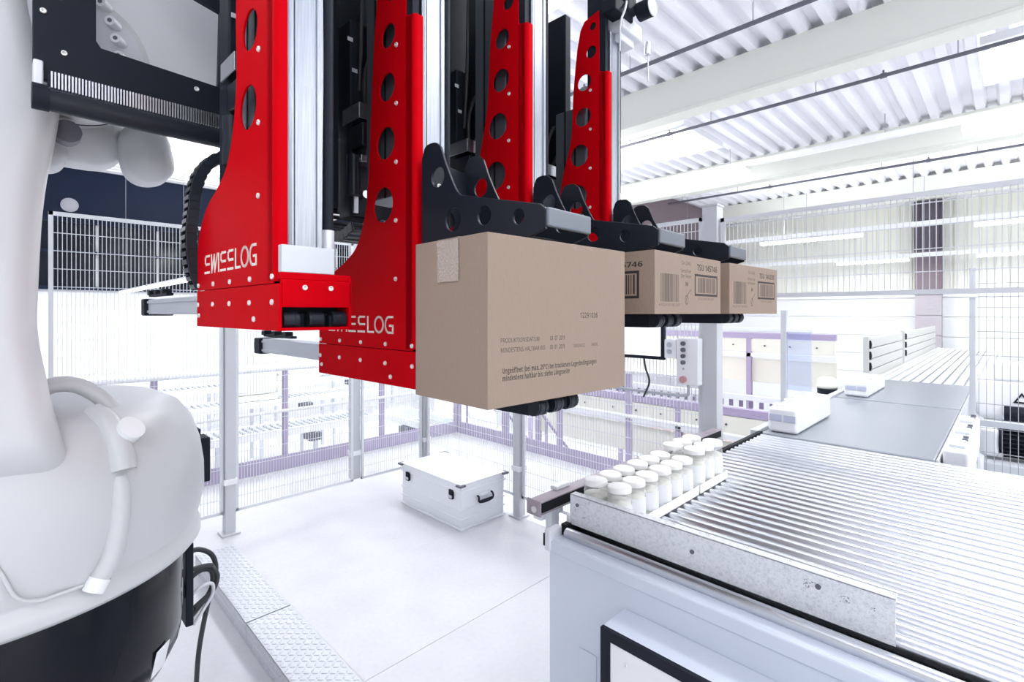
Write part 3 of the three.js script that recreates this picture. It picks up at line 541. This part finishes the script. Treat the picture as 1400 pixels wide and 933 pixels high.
function shipper(code, l1, l2, l3, num, dx) {
  return cardboard(.377, .152, (c, W, H) => {
    const X = u => u * W, Y = v => v * H; c.fillStyle = '#3b3230'; c.textAlign = 'left';
    const bars = (x0, x1, y0, y1, s) => { let x = x0, k = s; while (x < x1) { k = (k * 1103515245 + 12345) & 0x7fffffff; const b = 3 + (k >> 8) % 9, gp = 3 + (k >> 16) % 7; c.fillRect(X(0) + x, y0, Math.min(b, x1 - x), y1 - y0); x += b + gp; } };
    c.globalAlpha = .78; bars(X(.076), X(.318), Y(.35), Y(.80), 77);
    fitText(c, num, X(.054), Y(.87), X(.282), 24);
    c.globalAlpha = .9; fitText(c, l1, X(.35), Y(.165), X(.145), 34); fitText(c, l2, X(.35), Y(.3), X(.15), 34); fitText(c, l3, X(.35), Y(.39), X(.15), 34); fitText(c, 'M', X(.415), Y(.525), X(.045), 40, 'sans-serif', 'bold');
    c.lineWidth = 5; c.strokeStyle = '#3b3230'; c.beginPath(); c.ellipse(X(.435), Y(.76), 22, 30, 0, 0, 7); c.stroke(); c.beginPath(); c.moveTo(X(.425), Y(.80)); c.lineTo(X(.44), Y(.69)); c.lineTo(X(.5), Y(.58)); c.stroke();
    fitText(c, code, X(.593), Y(.235), X(.342), 62, 'sans-serif', 'bold');
    c.lineWidth = 16; c.strokeStyle = '#2c2727'; c.strokeRect(X(.564), Y(.32), X(.367), Y(.345)); c.globalAlpha = .75; bars(X(.61), X(.9), Y(.36), Y(.625), 91); fitText(c, num, X(.612), Y(.755), X(.264), 22);
  });
}
const shipSide = (num) => cardboard(.22, .152, (c, W, H) => { c.fillStyle = '#2f2828'; fitText(c, num, W * .45, H * .25, W * .41, 52, 'sans-serif', 'bold'); c.lineWidth = 18; c.strokeStyle = '#2c2727'; c.strokeRect(W * .4, H * .33, W * .4, H * .4); for (let i = 0; i < 11; i++) c.fillRect(W * (.44 + i * .03), H * .37, 6 + (i * 7) % 9, H * .31); }, 640);
carton(1.061, 1.597, -.588, .377, .152, .222, 'brown shipping carton marked TSU 145746, second in the row', shipper('TSU 145746', '12x (2x6)', 'Sensitive', 'Der Feine', '4 023103 091207'), shipSide('145746'), 0);
carton(1.502, 1.597, -.588, .377, .152, .222, 'brown shipping carton marked TSU 146200, last in the row', shipper('TSU 146200', '12x (2x6)', 'Stroke-Top', 'Apfel-Banane', '4 023103 146200'), shipSide('146200'), -.04);
// ================================================================== THE CONVEYORS
const CY = .9;   // top of the rollers
{
  const X0 = 1.215, X1 = 3.11, Z0 = -1.045, Z1 = 1.35, t = thing('roller_conveyor', 'roller conveyor with many thin steel rollers, in the right foreground', 'conveyor', [0, 0, 0]);
  const p = part('front_panel', [rspan(X0, X0 + .02, .02, .868, Z0, Z1, .003), rspan(X0 - .006, X0 + .02, .835, .875, Z0, Z1, .006), rspan(X0 + .0, X0 + .05, .868, .876, Z0, Z1, .002)], M.greyPaint, t);
  part('keyhole_plate', rspan(X0 - .005, X0, .50, .585, -.925, -.86, .002), M.greyPaint, p);
  part('side_panel', [rspan(X0 + .021, X1, .02, .865, Z0 + .001, Z0 + .02, .003), rspan(X0 + .02, X1, .74, .82, Z0 + .02, Z1, .003)], M.greyPaint, t);
  part('side_rail', [rspan(X0 + .06, X1, .84, .905, Z0 - .002, Z0 + .02, .003), span(X0 + .04, X0 + .085, .80, .872, Z0 + .02, Z1), span(X0 + .02, X1, .80, .845, Z0 + .02, Z1)], M.rubber, t);
  part('end_cap', [rspan(X0 - .012, X0 + .05, .84, .905, Z0 - .012, Z0 + .012, .004)], M.aluMatt, t);
  part('cap_slot', [rspan(X0 - .014, X0 + .02, .852, .893, Z0 - .016, Z0 - .008, .003)], M.black, t);
  part('front_roller', cyl(.0165, Z1 - Z0 - .03, 'z', X0 + .052, CY - .014, (Z0 + Z1) / 2 + .015, 20), M.steel, t);
  const g = clean(cyl(.0205, Z1 - Z0 - .03, 'z', 0, 0, 0, 18));
  let n = 0; for (let x = X0 + .145; x < X1 - .01; x += .0545) { const m = new THREE.Mesh(g, M.steel); m.name = 'roller'; m.castShadow = m.receiveShadow = true; m.position.set(x, CY - .0205, (Z0 + Z1) / 2 + .015); t.add(m); n++; }
  for (const [x, z] of [[X0 + .1, Z0 + .1], [X1 - .1, Z0 + .1], [X0 + .1, Z1 - .1], [X1 - .1, Z1 - .1]]) part('leg', rspan(x - .04, x + .04, 0, .75, z - .04, z + .04, .004), M.greyPaint, t);
}
{ // galvanised stop plate standing across the rollers
  const t = thing('stop_plate', 'mottled galvanised steel stop plate lying along the near edge of the rollers', 'metal plate', [1.303, CY, -1.03]);
  part('plate', [rspan(0, .003, 0, .1, 0, .862, .001), rspan(0, .03, .097, .1, 0, .862, .001)], M.stop, t);
  part('hole_plug', [cyl(.006, .004, 'x', -.001, .05, .42, 12), cyl(.006, .004, 'x', -.001, .072, .72, 12), cyl(.006, .004, 'x', -.001, .07, .03, 12)], M.pipe, t);
  part('tab', rspan(-.003, .03, -.0, .03, -.014, .0, .002), M.aluMatt, t);
}
{ // operator box on the front panel
  const t = thing('control_cabinet', 'grey control box with a black frame and white door, at the bottom edge', 'control box', [1.10, .33, -.765]);
  part('housing', rspan(.006, .114, 0, .44, 0, .62, .003), M.greyPaint, t);
  part('frame', extrX([[0, 0], [.62, 0], [.62, .44], [0, .44]], .016, -.006, [[[.028, .028], [.028, .412], [.592, .412], [.592, .028]]], .002), M.black, t);
  const d = part('door', rspan(-.002, .008, .028, .412, .028, .592, .003), M.white, t);
  bolt(d, 'x', -.002, .375, .075, .9); bolt(d, 'x', -.002, .065, .075, .9);
}
{ // lavender grey guide rail at the left side of the rollers
  const t = thing('guide_rail', 'mauve aluminium guide rail with a black strip, left of the jars', 'rail', [1.255, .915, -1.12]);
  const L = 1.49;
  part('profile', [rspan(0, L, .0, .045, -.05, -.006, .003), rspan(0, L, .04, .045, -.006, .004, .001), rspan(0, L, 0, .005, -.006, .004, .001)], M.barPink, t);
  part('black_strip', span(.01, L, .006, .039, -.007, .001), M.rubber, t);
  part('end_plate', rspan(-.008, 0, -.004, .049, -.056, .006, .002), M.barPink, t);
  part('end_screw', cyl(.011, .006, 'x', -.009, .018, -.02, 16), M.bolt, t);
  part('connector', [rspan(.12, .2, .045, .06, -.06, -.03, .004), rspan(.04, .16, -.04, -.002, -.07, -.03, .003)], M.white, t);
  for (const x of [.06, 1.4]) part('foot', rspan(x, x + .04, -.10, 0, -.03, .0, .003), M.aluMatt, t);
}
// ---- jars in shrink-wrapped trays
function jar(r, h) {
  const t = thing('jar', 'x', 'jar', [0, 0, 0]);
  part('glass', lathe([[0, .002], [r * .9, .002], [r, .01], [r, h * .72], [r * .93, h * .8], [r * .86, h * .84], [r * .86, h * .9], [0, h * .9]], 24), M.jarGlass, t);
  part('contents', lathe([[0, .006], [r * .88, .006], [r * .94, .014], [r * .94, h * .66], [0, h * .66]], 20), M.brine, t);
  part('paper_label', lathe([[r * 1.006, h * .18], [r * 1.012, h * .2], [r * 1.012, h * .6], [r * 1.006, h * .62]], 24), M.label, t);
  part('lid', lathe([[0, h], [r * .82, h], [r * .93, h * .985], [r * .97, h * .96], [r * .97, h * .875], [r * .9, h * .87]], 28), M.lid, t);
  return t;
}
const jarA = jar(.04, .14), jarB = jar(.041, .158); let usedA = false, usedB = false;
const row = ['nearest', 'second', 'third'];
function pack(x0, n, dz, dx, src, which, label, h) {
  const t = thing('jar_tray', label, 'tray', [x0 - dx / 2 - .004, CY + .001, -.888 + .046]);
  const W = dx * n + .008, D = .19;
  part('tray', [rspan(0, W, 0, .003, -D, 0, .001), rspan(0, W, 0, .035, -.002, 0, .0008), rspan(0, W, 0, .035, -D, -D + .002, .0008), rspan(0, .002, 0, .035, -D, 0, .0008), rspan(W - .002, W, 0, .035, -D, 0, .0008)], M.film, t);
  for (let i = 0; i < n; i++) for (let j = 0; j < 2; j++) {
    const lab = `white-lidded glass jar, ${j ? 'rail side' : 'roller side'}, ${row[i]} in the ${which} tray`;
    const pos = [x0 + i * dx, CY + .0045, -.888 - j * dz];
    if (src === jarA && !usedA) { usedA = true; jarA.position.set(...pos); jarA.userData.label = lab; }
    else if (src === jarB && !usedB) { usedB = true; jarB.position.set(...pos); jarB.userData.label = lab; }
    else cloneOf(src, pos, lab);
  }
}
jarA.userData.group = jarB.userData.group = 'white-lidded jars standing on the rollers';
pack(1.377, 3, .092, .085, jarA, 'front', 'white cardboard tray of jars against the stop plate');
pack(1.640, 3, .092, .085, jarA, 'middle', 'white cardboard tray of jars in the middle of the three');
pack(1.915, 3, .092, .085, jarB, 'rear', 'white cardboard tray with the tallest jars, farthest along the rail');

// ---- belt conveyors beyond the rollers
function beltConveyor(x0, x1, z0, z1, y, label, stripes) {
  const t = thing('belt_conveyor', label, 'conveyor', [x0, 0, 0]), L = x1 - x0;
  if (!stripes) part('belt', rspan(.012, L - .012, y - .03, y, z0, z1, .012), M.belt, t);
  else for (let z = z0; z < z1 - .02; z += .085) part('belt_strip', rspan(.01, L - .01, y - .03, y, z, z + .062, .008), M.strips, t);
  part('side_frame', [rspan(0, L, y - .16, y + .012, z0 - .05, z0 - .006, .004), rspan(0, L, y - .16, y + .004, z1 + .002, z1 + .011, .003), rspan(0, L, y - .14, y - .04, z0, z1, .004)], M.lightGrey, t);
  for (const x of [.2, L - .2]) for (const z of [z0, z1 - .03]) part('leg', rspan(x - .03, x + .03, 0, y - .15, z - .03, z + .03, .004), M.lightGrey, t);
}
beltConveyor(3.12, 4.885, -1.05, -.25, CY - .01, 'smooth grey belt conveyor right behind the rollers');
beltConveyor(4.895, 6.56, -1.05, -.25, CY - .01, 'smooth grey belt conveyor, the second one behind the rollers');
beltConveyor(6.58, 13.2, -.98, -.1, CY - .01, 'long white strip conveyor in the distance, running between white guards', true);
function wrapPack(x, z, l, w, h, n, label) {
  const t = thing('wrapped_pack', label, 'pack', [x, CY - .009, z]);
  for (let i = 0; i < n; i++) {
    const p = part('bundle', [rspan(i * l / n + .004, (i + 1) * l / n - .004, 0, h, -w, 0, .022)], M.film, t);
    for (let k = 0; k < 3; k++) part('lid_bump', cyl(.05, .012, 'y', i * l / n + .09 + k * .11, h + .002, -w / 2 + (k % 2 ? .03 : -.03), 16), M.film, p);
  }
  part('printed_band', [rspan(-.001, .001, h * .45, h * .72, -w + .012, -.085, .0005), rspan(-.001, .001, h * .45, h * .72, -.075, -.012, .0005)], M.printBlue, t);
}
wrapPack(3.19, -.862, .76, .165, .15, 2, 'white shrink-wrapped pack standing on the left of the first grey belt');
wrapPack(5.02, -.83, .8, .175, .125, 2, 'white shrink-wrapped pack on the second grey belt, by the beige beacon');
{
  const t = thing('beacon', 'beige capped beacon beside the second grey belt', 'beacon', [5.35, CY, -1.2]);
  part('cap', lathe([[0, .1], [.05, .1], [.075, .085], [.08, .02], [.085, 0], [0, 0]], 24), M.creamPanel, t); part('socket', cyl(.08, .05, 'y', 0, -.025, 0, 20), M.black, t);
}
function guardWall(x0, x1, label) {
  const t = thing('slatted_guard', label, 'guard', [x0, CY - .02, -1.035]), L = x1 - x0;
  for (let i = 0; i < 4; i++) part('slat', rspan(.0, L, i * .115, i * .115 + .106, -.05, -.006, .006), M.guard, t);
  part('end_post', rspan(-.09, -.004, 0, .47, -.05, 0, .006), M.guard, t);
  const z = []; for (let i = 1; i < 4; i++) z.push(extr([[0, 0], [.05, .04], [0, .085]], .03).translate(-.07, i * .115, -.012));
  part('black_wedge', z, M.black, t);
}
guardWall(6.38, 8.65, 'white slatted guard beside the strip conveyor, the nearer one');
guardWall(8.9, 13.0, 'white slatted guard beside the strip conveyor, the farther one');
// ================================================================== ON THE FENCE: screen and push-button box
{
  const t = thing('monitor', 'black framed flat screen showing white, behind the big carton', 'monitor', [2.72, 1.32, -1.9]);
  part('frame', extrX([[0, 0], [.45, 0], [.45, .3], [0, .3]], .03, 0, [[[.02, .02], [.02, .28], [.43, .28], [.43, .02]]], .003), M.black, t);
  part('screen', rspan(.006, .012, .02, .28, .02, .43, .002), M.screen, t); part('rear_case', rspan(.012, .05, .01, .29, .01, .44, .006), M.black, t);
  part('cable', tube([[.03, .02, .3], [.02, -.06, .32], [.03, -.14, .34], [.03, -.24, .3]], .006, 20), M.hose, t);
}
{
  const t = thing('button_box', 'white push-button box with a column of dark buttons by the fence post', 'button box', [2.70, 1.19, -1.36]);
  part('housing', rspan(0, .06, 0, .265, 0, .13, .006), M.white, t);
  part('side_box', rspan(.0, .05, .145, .255, -.075, -.002, .006), M.white, t);
  for (let i = 0; i < 4; i++) part('button', cyl(.0125, .018, 'x', -.006, .235 - i * .036, .045, 18), M.pipe, t);
  part('stop_button', cyl(.02, .02, 'x', -.006, .03, .045, 20), M.salmon, t, 'pale red stop button');
  part('keyhole', cyl(.006, .008, 'x', -.002, .09, .045, 12), M.grey, t);
  for (let i = 0; i < 2; i++) part('key_switch', cyl(.014, .014, 'x', -.005, .225 - i * .04, -.04, 18), M.steel, t);
  part('conduit', tube([[.03, 0, .06], [.03, -.05, .06], [.06, -.07, .03], [.06, -.075, -.5]], .009, 24), M.grey, t);
}
// ================================================================== WALKWAY RAILING AND THE LOWER HALL
function railing(ax, az, bx, bz, n, label, y = 0) {
  const L = Math.hypot(bx - ax, bz - az), t = thing('railing', label, 'railing', [ax, y, az], Math.atan2(-(bz - az), bx - ax));
  part('toe_board', rspan(0, L, .0, .15, -.006, .006, .002), M.lavender, t);
  part('handrail', cyl(.022, L, 'x', L / 2, 1.03, 0, 12), M.white, t); part('knee_rail', cyl(.017, L, 'x', L / 2, .6, 0, 10), M.white, t);
  for (let i = 0; i <= n; i++) part('post', rspan(i * L / n - .025, i * L / n + .025, 0, 1.02, -.06, -.012, .004), M.lavender, t);
}
railing(-3.6, -5.24, 4.2, -5.24, 7, 'lavender railing with toe board beyond the left fence');
railing(4.2, -5.24, 4.2, -1.75, 4, 'lavender railing with toe board beyond the right fence');
function lowConveyor(ax, az, bx, bz, y, w, label) {
  const L = Math.hypot(bx - ax, bz - az), t = thing('accumulation_conveyor', label, 'conveyor', [ax, y, az], Math.atan2(-(bz - az), bx - ax));
  part('side_rail', [rspan(0, L, -.1, .03, 0, .05, .004), rspan(0, L, -.1, .03, -w - .05, -w, .004)], M.white, t);
  const g = []; for (let x = .06; x < L - .03; x += .115) g.push(cyl(.028, w, 'z', x, 0, -w / 2, 8));
  stuff(part('rollers', g, M.grey, t));
  part('drive', rspan(L * .3, L * .3 + .3, -.3, -.12, -.2, .1, .01), M.pipe, t); part('drive', rspan(L * .7, L * .7 + .22, -.26, -.12, -.2, .1, .01), M.pipe, t);
  for (let x = .3; x < L; x += 1.6) for (const z of [.02, -w - .02]) part('leg', rspan(x - .03, x + .03, LOW - y, -.1, z - .03, z + .03, .003), M.lightGrey, t);
}
lowConveyor(.4, -9, 5.2, -9, -.46, .6, 'white roller conveyor in the lower hall, long one nearest the railing');
lowConveyor(5.35, -9.4, 5.35, -5.9, -.46, .6, 'white roller conveyor in the lower hall, branch crossing towards the right');
lowConveyor(.2, -11.2, 6.4, -11.2, -.3, .6, 'white roller conveyor in the lower hall, one row farther back');
lowConveyor(1.5, -13.4, 9, -13.4, -.2, .6, 'white roller conveyor in the lower hall, close to the far left wall');
function bale(x, y, z, w, h, d, label) { const t = thing('foil_pallet', label, 'pallet', [x, y, z]); part('load', [rbox(w, h, d, Math.min(w, h, d) * .18, 0, h / 2 + .12, 0, 0, 0, 0, 3), rbox(w * .8, h * .3, d * .8, .08, .03, h + .12, .02, 0, .2, 0, 3)], M.film, t); part('pallet', [span(-w / 2, w / 2, .09, .12, -d / 2, d / 2), ...[-.4, 0, .4].map(k => span(-w / 2, w / 2, 0, .09, k * d - .05, k * d + .05))], M.creamPanel, t); }
bale(3.6, -.265, -11.5, .9, .55, .5, 'white wrapped load on the middle conveyor of the lower hall');
bale(5.4, -.165, -13.7, 1.1, .6, .5, 'white wrapped load on the rear conveyor of the lower hall');
bale(7.2, LOW, -8.6, 1.1, .9, .9, 'white wrapped pallet on the lower floor beyond the corner post');
bale(8.4, LOW, -10.4, 1.1, 1.0, .9, 'white wrapped pallet on the lower floor, farther back');
// gantries with lavender beams and cream guards, crossing along z
function gantry(x, y, z0, z1, label, slots) {
  const t = thing('guarded_conveyor', label, 'conveyor', [x, 0, 0]), n = Math.round((z1 - z0) / 1.25), s = (z1 - z0) / n;
  part('beam', rspan(0, .08, y - .1, y, z0, z1, .004), M.lavender, t);
  for (let i = 0; i < n; i++) {
    const c = part('guard_panel', rspan(.01, .05, y - .33, y - .11, z0 + i * s + .01, z0 + (i + 1) * s - .01, .004), M.creamPanel, t);
    for (const k of [.2, .5, .8]) part('bolt', cyl(.014, .02, 'x', .004, y - .22, z0 + (i + k) * s, 8), M.pipe, c);
  }
  part('lower_rail', rspan(.0, .1, y - .42, y - .35, z0, z1, .004), M.white, t); part('skirt', rspan(.06, .1, y - .85, y - .45, z0, z1, .004), M.creamPanel, t);
  for (let i = 0; i <= n; i += 2) part('leg', rspan(.0, .09, LOW, y - .1, z0 + i * s - .04, z0 + i * s + .04, .004), M.lavender, t);
  if (slots) { const g = []; for (let z = z0 + .05; z < z1; z += .12) g.push(span(-.004, .004, y + .03, y + .11, z, z + .05)); stuff(part('slots', g, M.lavDark, t)); part('upper_rail', rspan(.0, .06, y + .12, y + .18, z0, z1, .004), M.white, t); }
}
gantry(9, 1.26, -11, -1.9, 'guarded conveyor with lavender beam and cream panels at eye level, far right');
gantry(6.4, .40, -5.8, -1.9, 'guarded conveyor with lavender beam and cream panels, below the screen', true);
{ // stair down to the lower hall
  const t = thing('staircase', 'lavender staircase running down beyond the railing', 'staircase', [4.32, LOW, -4.5]);
  for (const z of [0, .8]) part('stringer', extr([[0, 1.6], [.12, 1.6], [1.7, 0], [1.5, 0]], .03).translate(0, 0, -z), M.lavDark, t);
  for (let i = 0; i < 8; i++) part('step', rspan(.12 + i * .185, .34 + i * .185, 1.42 - i * .185, 1.45 - i * .185, -.79, 0, .003), M.lavender, t);
  for (const z of [0, .8]) part('handrail', [rod(V(.1, 2.5, -z), V(1.6, .95, -z), .02), rod(V(.1, 1.5, -z), V(.1, 2.5, -z), .018), rod(V(.85, .8, -z), V(.85, 1.75, -z), .018), rod(V(1.6, 0, -z), V(1.6, .95, -z), .018)], M.lavender, t);
}
for (let i = 0; i < 2; i++) { const t = thing('pallet_stack', i ? 'tall stack of dusky red pallets, right one below the screen' : 'tall stack of dusky red pallets, left one below the screen', 'pallets', [7.6, LOW, -4.3 + i * .9]); for (let k = 0; k < 9; k++) part('pallet', [span(0, .7, k * .14 + .11, k * .14 + .135, 0, .7), ...[0, .32, .62].map(z => span(0, .7, k * .14, k * .14 + .11, z, z + .08))], M.salmon, t); }
{
  const t = thing('switch_cabinet', 'pale grey switch cabinet on the lower floor behind the stairs', 'cabinet', [9.7, LOW, -5.6]);
  part('body', rspan(0, .5, .1, 1.9, 0, 1.2, .01), M.lightGrey, t); part('door', rspan(-.02, 0, .15, 1.85, .02, .59, .004), M.lightGrey, t); part('door', rspan(-.02, 0, .15, 1.85, .61, 1.18, .004), M.lightGrey, t); part('plinth', rspan(.02, .48, 0, .1, .02, 1.18, .004), M.pipe, t);
}
// ================================================================== RIGHT SIDE: end fence, drive units, motor
fencePost(4.42, -.17, 1.88, 'slim white fence post right of the grey belts', .03);
{
  const t = thing('fence_section', 'coarse wire mesh fence panel at the right edge, before the motor', 'fence', [4.42, .5, -.15], -Math.PI / 2), w = [];
  for (let x = .01; x < 1.6; x += .036) w.push(box(.003, 1.38, .003, x, .69, .004)); for (let y = .05; y < 1.38; y += .155) w.push(box(1.6, .004, .004, .8, y, 0));
  stuff(part('wire_mesh', w, M.conduit, t)); part('bottom_bar', rspan(-.02, 1.6, .37, .41, -.03, .02, .003), M.grey, t);
}
{
  const t = thing('gear_motor', 'black finned gear motor behind the mesh at the right edge', 'motor', [4.85, .62, -.0]);
  part('body', [cyl(.095, .26, 'z', 0, .1, .08, 28)], M.black, t); const g = []; for (let i = 0; i < 24; i++) { const a = i * 15 * T; g.push(box(.006, .026, .22).translate(0, .104, 0).rotateZ(a).translate(0, .1, .08)); } part('fins', g, M.blackSatin, t);
  part('terminal_box', rspan(-.08, .0, .17, .23, .02, .12, .01), M.black, t); part('gearbox', rbox(.22, .2, .1, .03, 0, .09, -.1), M.aluMatt, t); part('base_frame', rspan(-.2, .2, -.61, -.03, -.12, .3, .01), M.lightGrey, t);
}
for (let i = 0; i < 3; i++) {
  const t = thing('drive_unit', ['white drive unit at the right edge of the first belt, nearest one', 'white drive unit at the right edge of the first belt, middle one', 'white drive unit at the right edge of the first belt, farthest one'][i], 'drive unit', [3.2 + i * .385, .72, -.181]);
  part('housing', rbox(.36, .2, .1, .02, .18, .12, 0), M.white, t); part('cover', rspan(.05, .2, .22, .235, -.03, .03, .004), M.lightGrey, t); for (const x of [.26, .34]) part('screw', cyl(.012, .012, 'y', x, .225, .02, 10), M.pipe, t); part('bracket', rspan(.1, .3, -.3, .02, -.05, .05, .004), M.lightGrey, t);
}
{
  const t = thing('machine_cover', 'white machine cover with a warning triangle behind the mesh', 'machine', [5.9, .8, .05]);
  part('shell', [rbox(.5, .34, .5, .05, 0, .1, 0), rbox(.3, .16, .3, .03, -.1, .32, 0)], M.white, t); part('motor', [cyl(.06, .2, 'z', -.32, 0, .02, 18)], M.black, t);
  part('warning_sign', extr([[-.05, 0], [.05, 0], [0, .085]], .003, [[[-.03, .012], [0, .064], [.03, .012]]], 0).rotateY(-Math.PI / 2).translate(-.253, .08, .02), M.black, t); part('stand', rspan(-.2, .2, -.78, -.05, -.2, .2, .01), M.lightGrey, t);
}
{ // clear guard by the first pack
  const t = thing('clear_guard', 'clear guard panel on a slim post left of the first belt', 'guard', [4.27, 0, -1.25]);
  part('post', [rspan(-.02, .02, 0, 1.62, -.02, .02, .003)], M.post, t); part('pane', rspan(-.004, .004, 1.0, 1.45, .02, .19, .001), M.glass, t); part('cross_bar', rspan(-.015, .015, 1.45, 1.48, -1.4, .2, .003), M.white, t);
}
renderer.render(scene, camera);
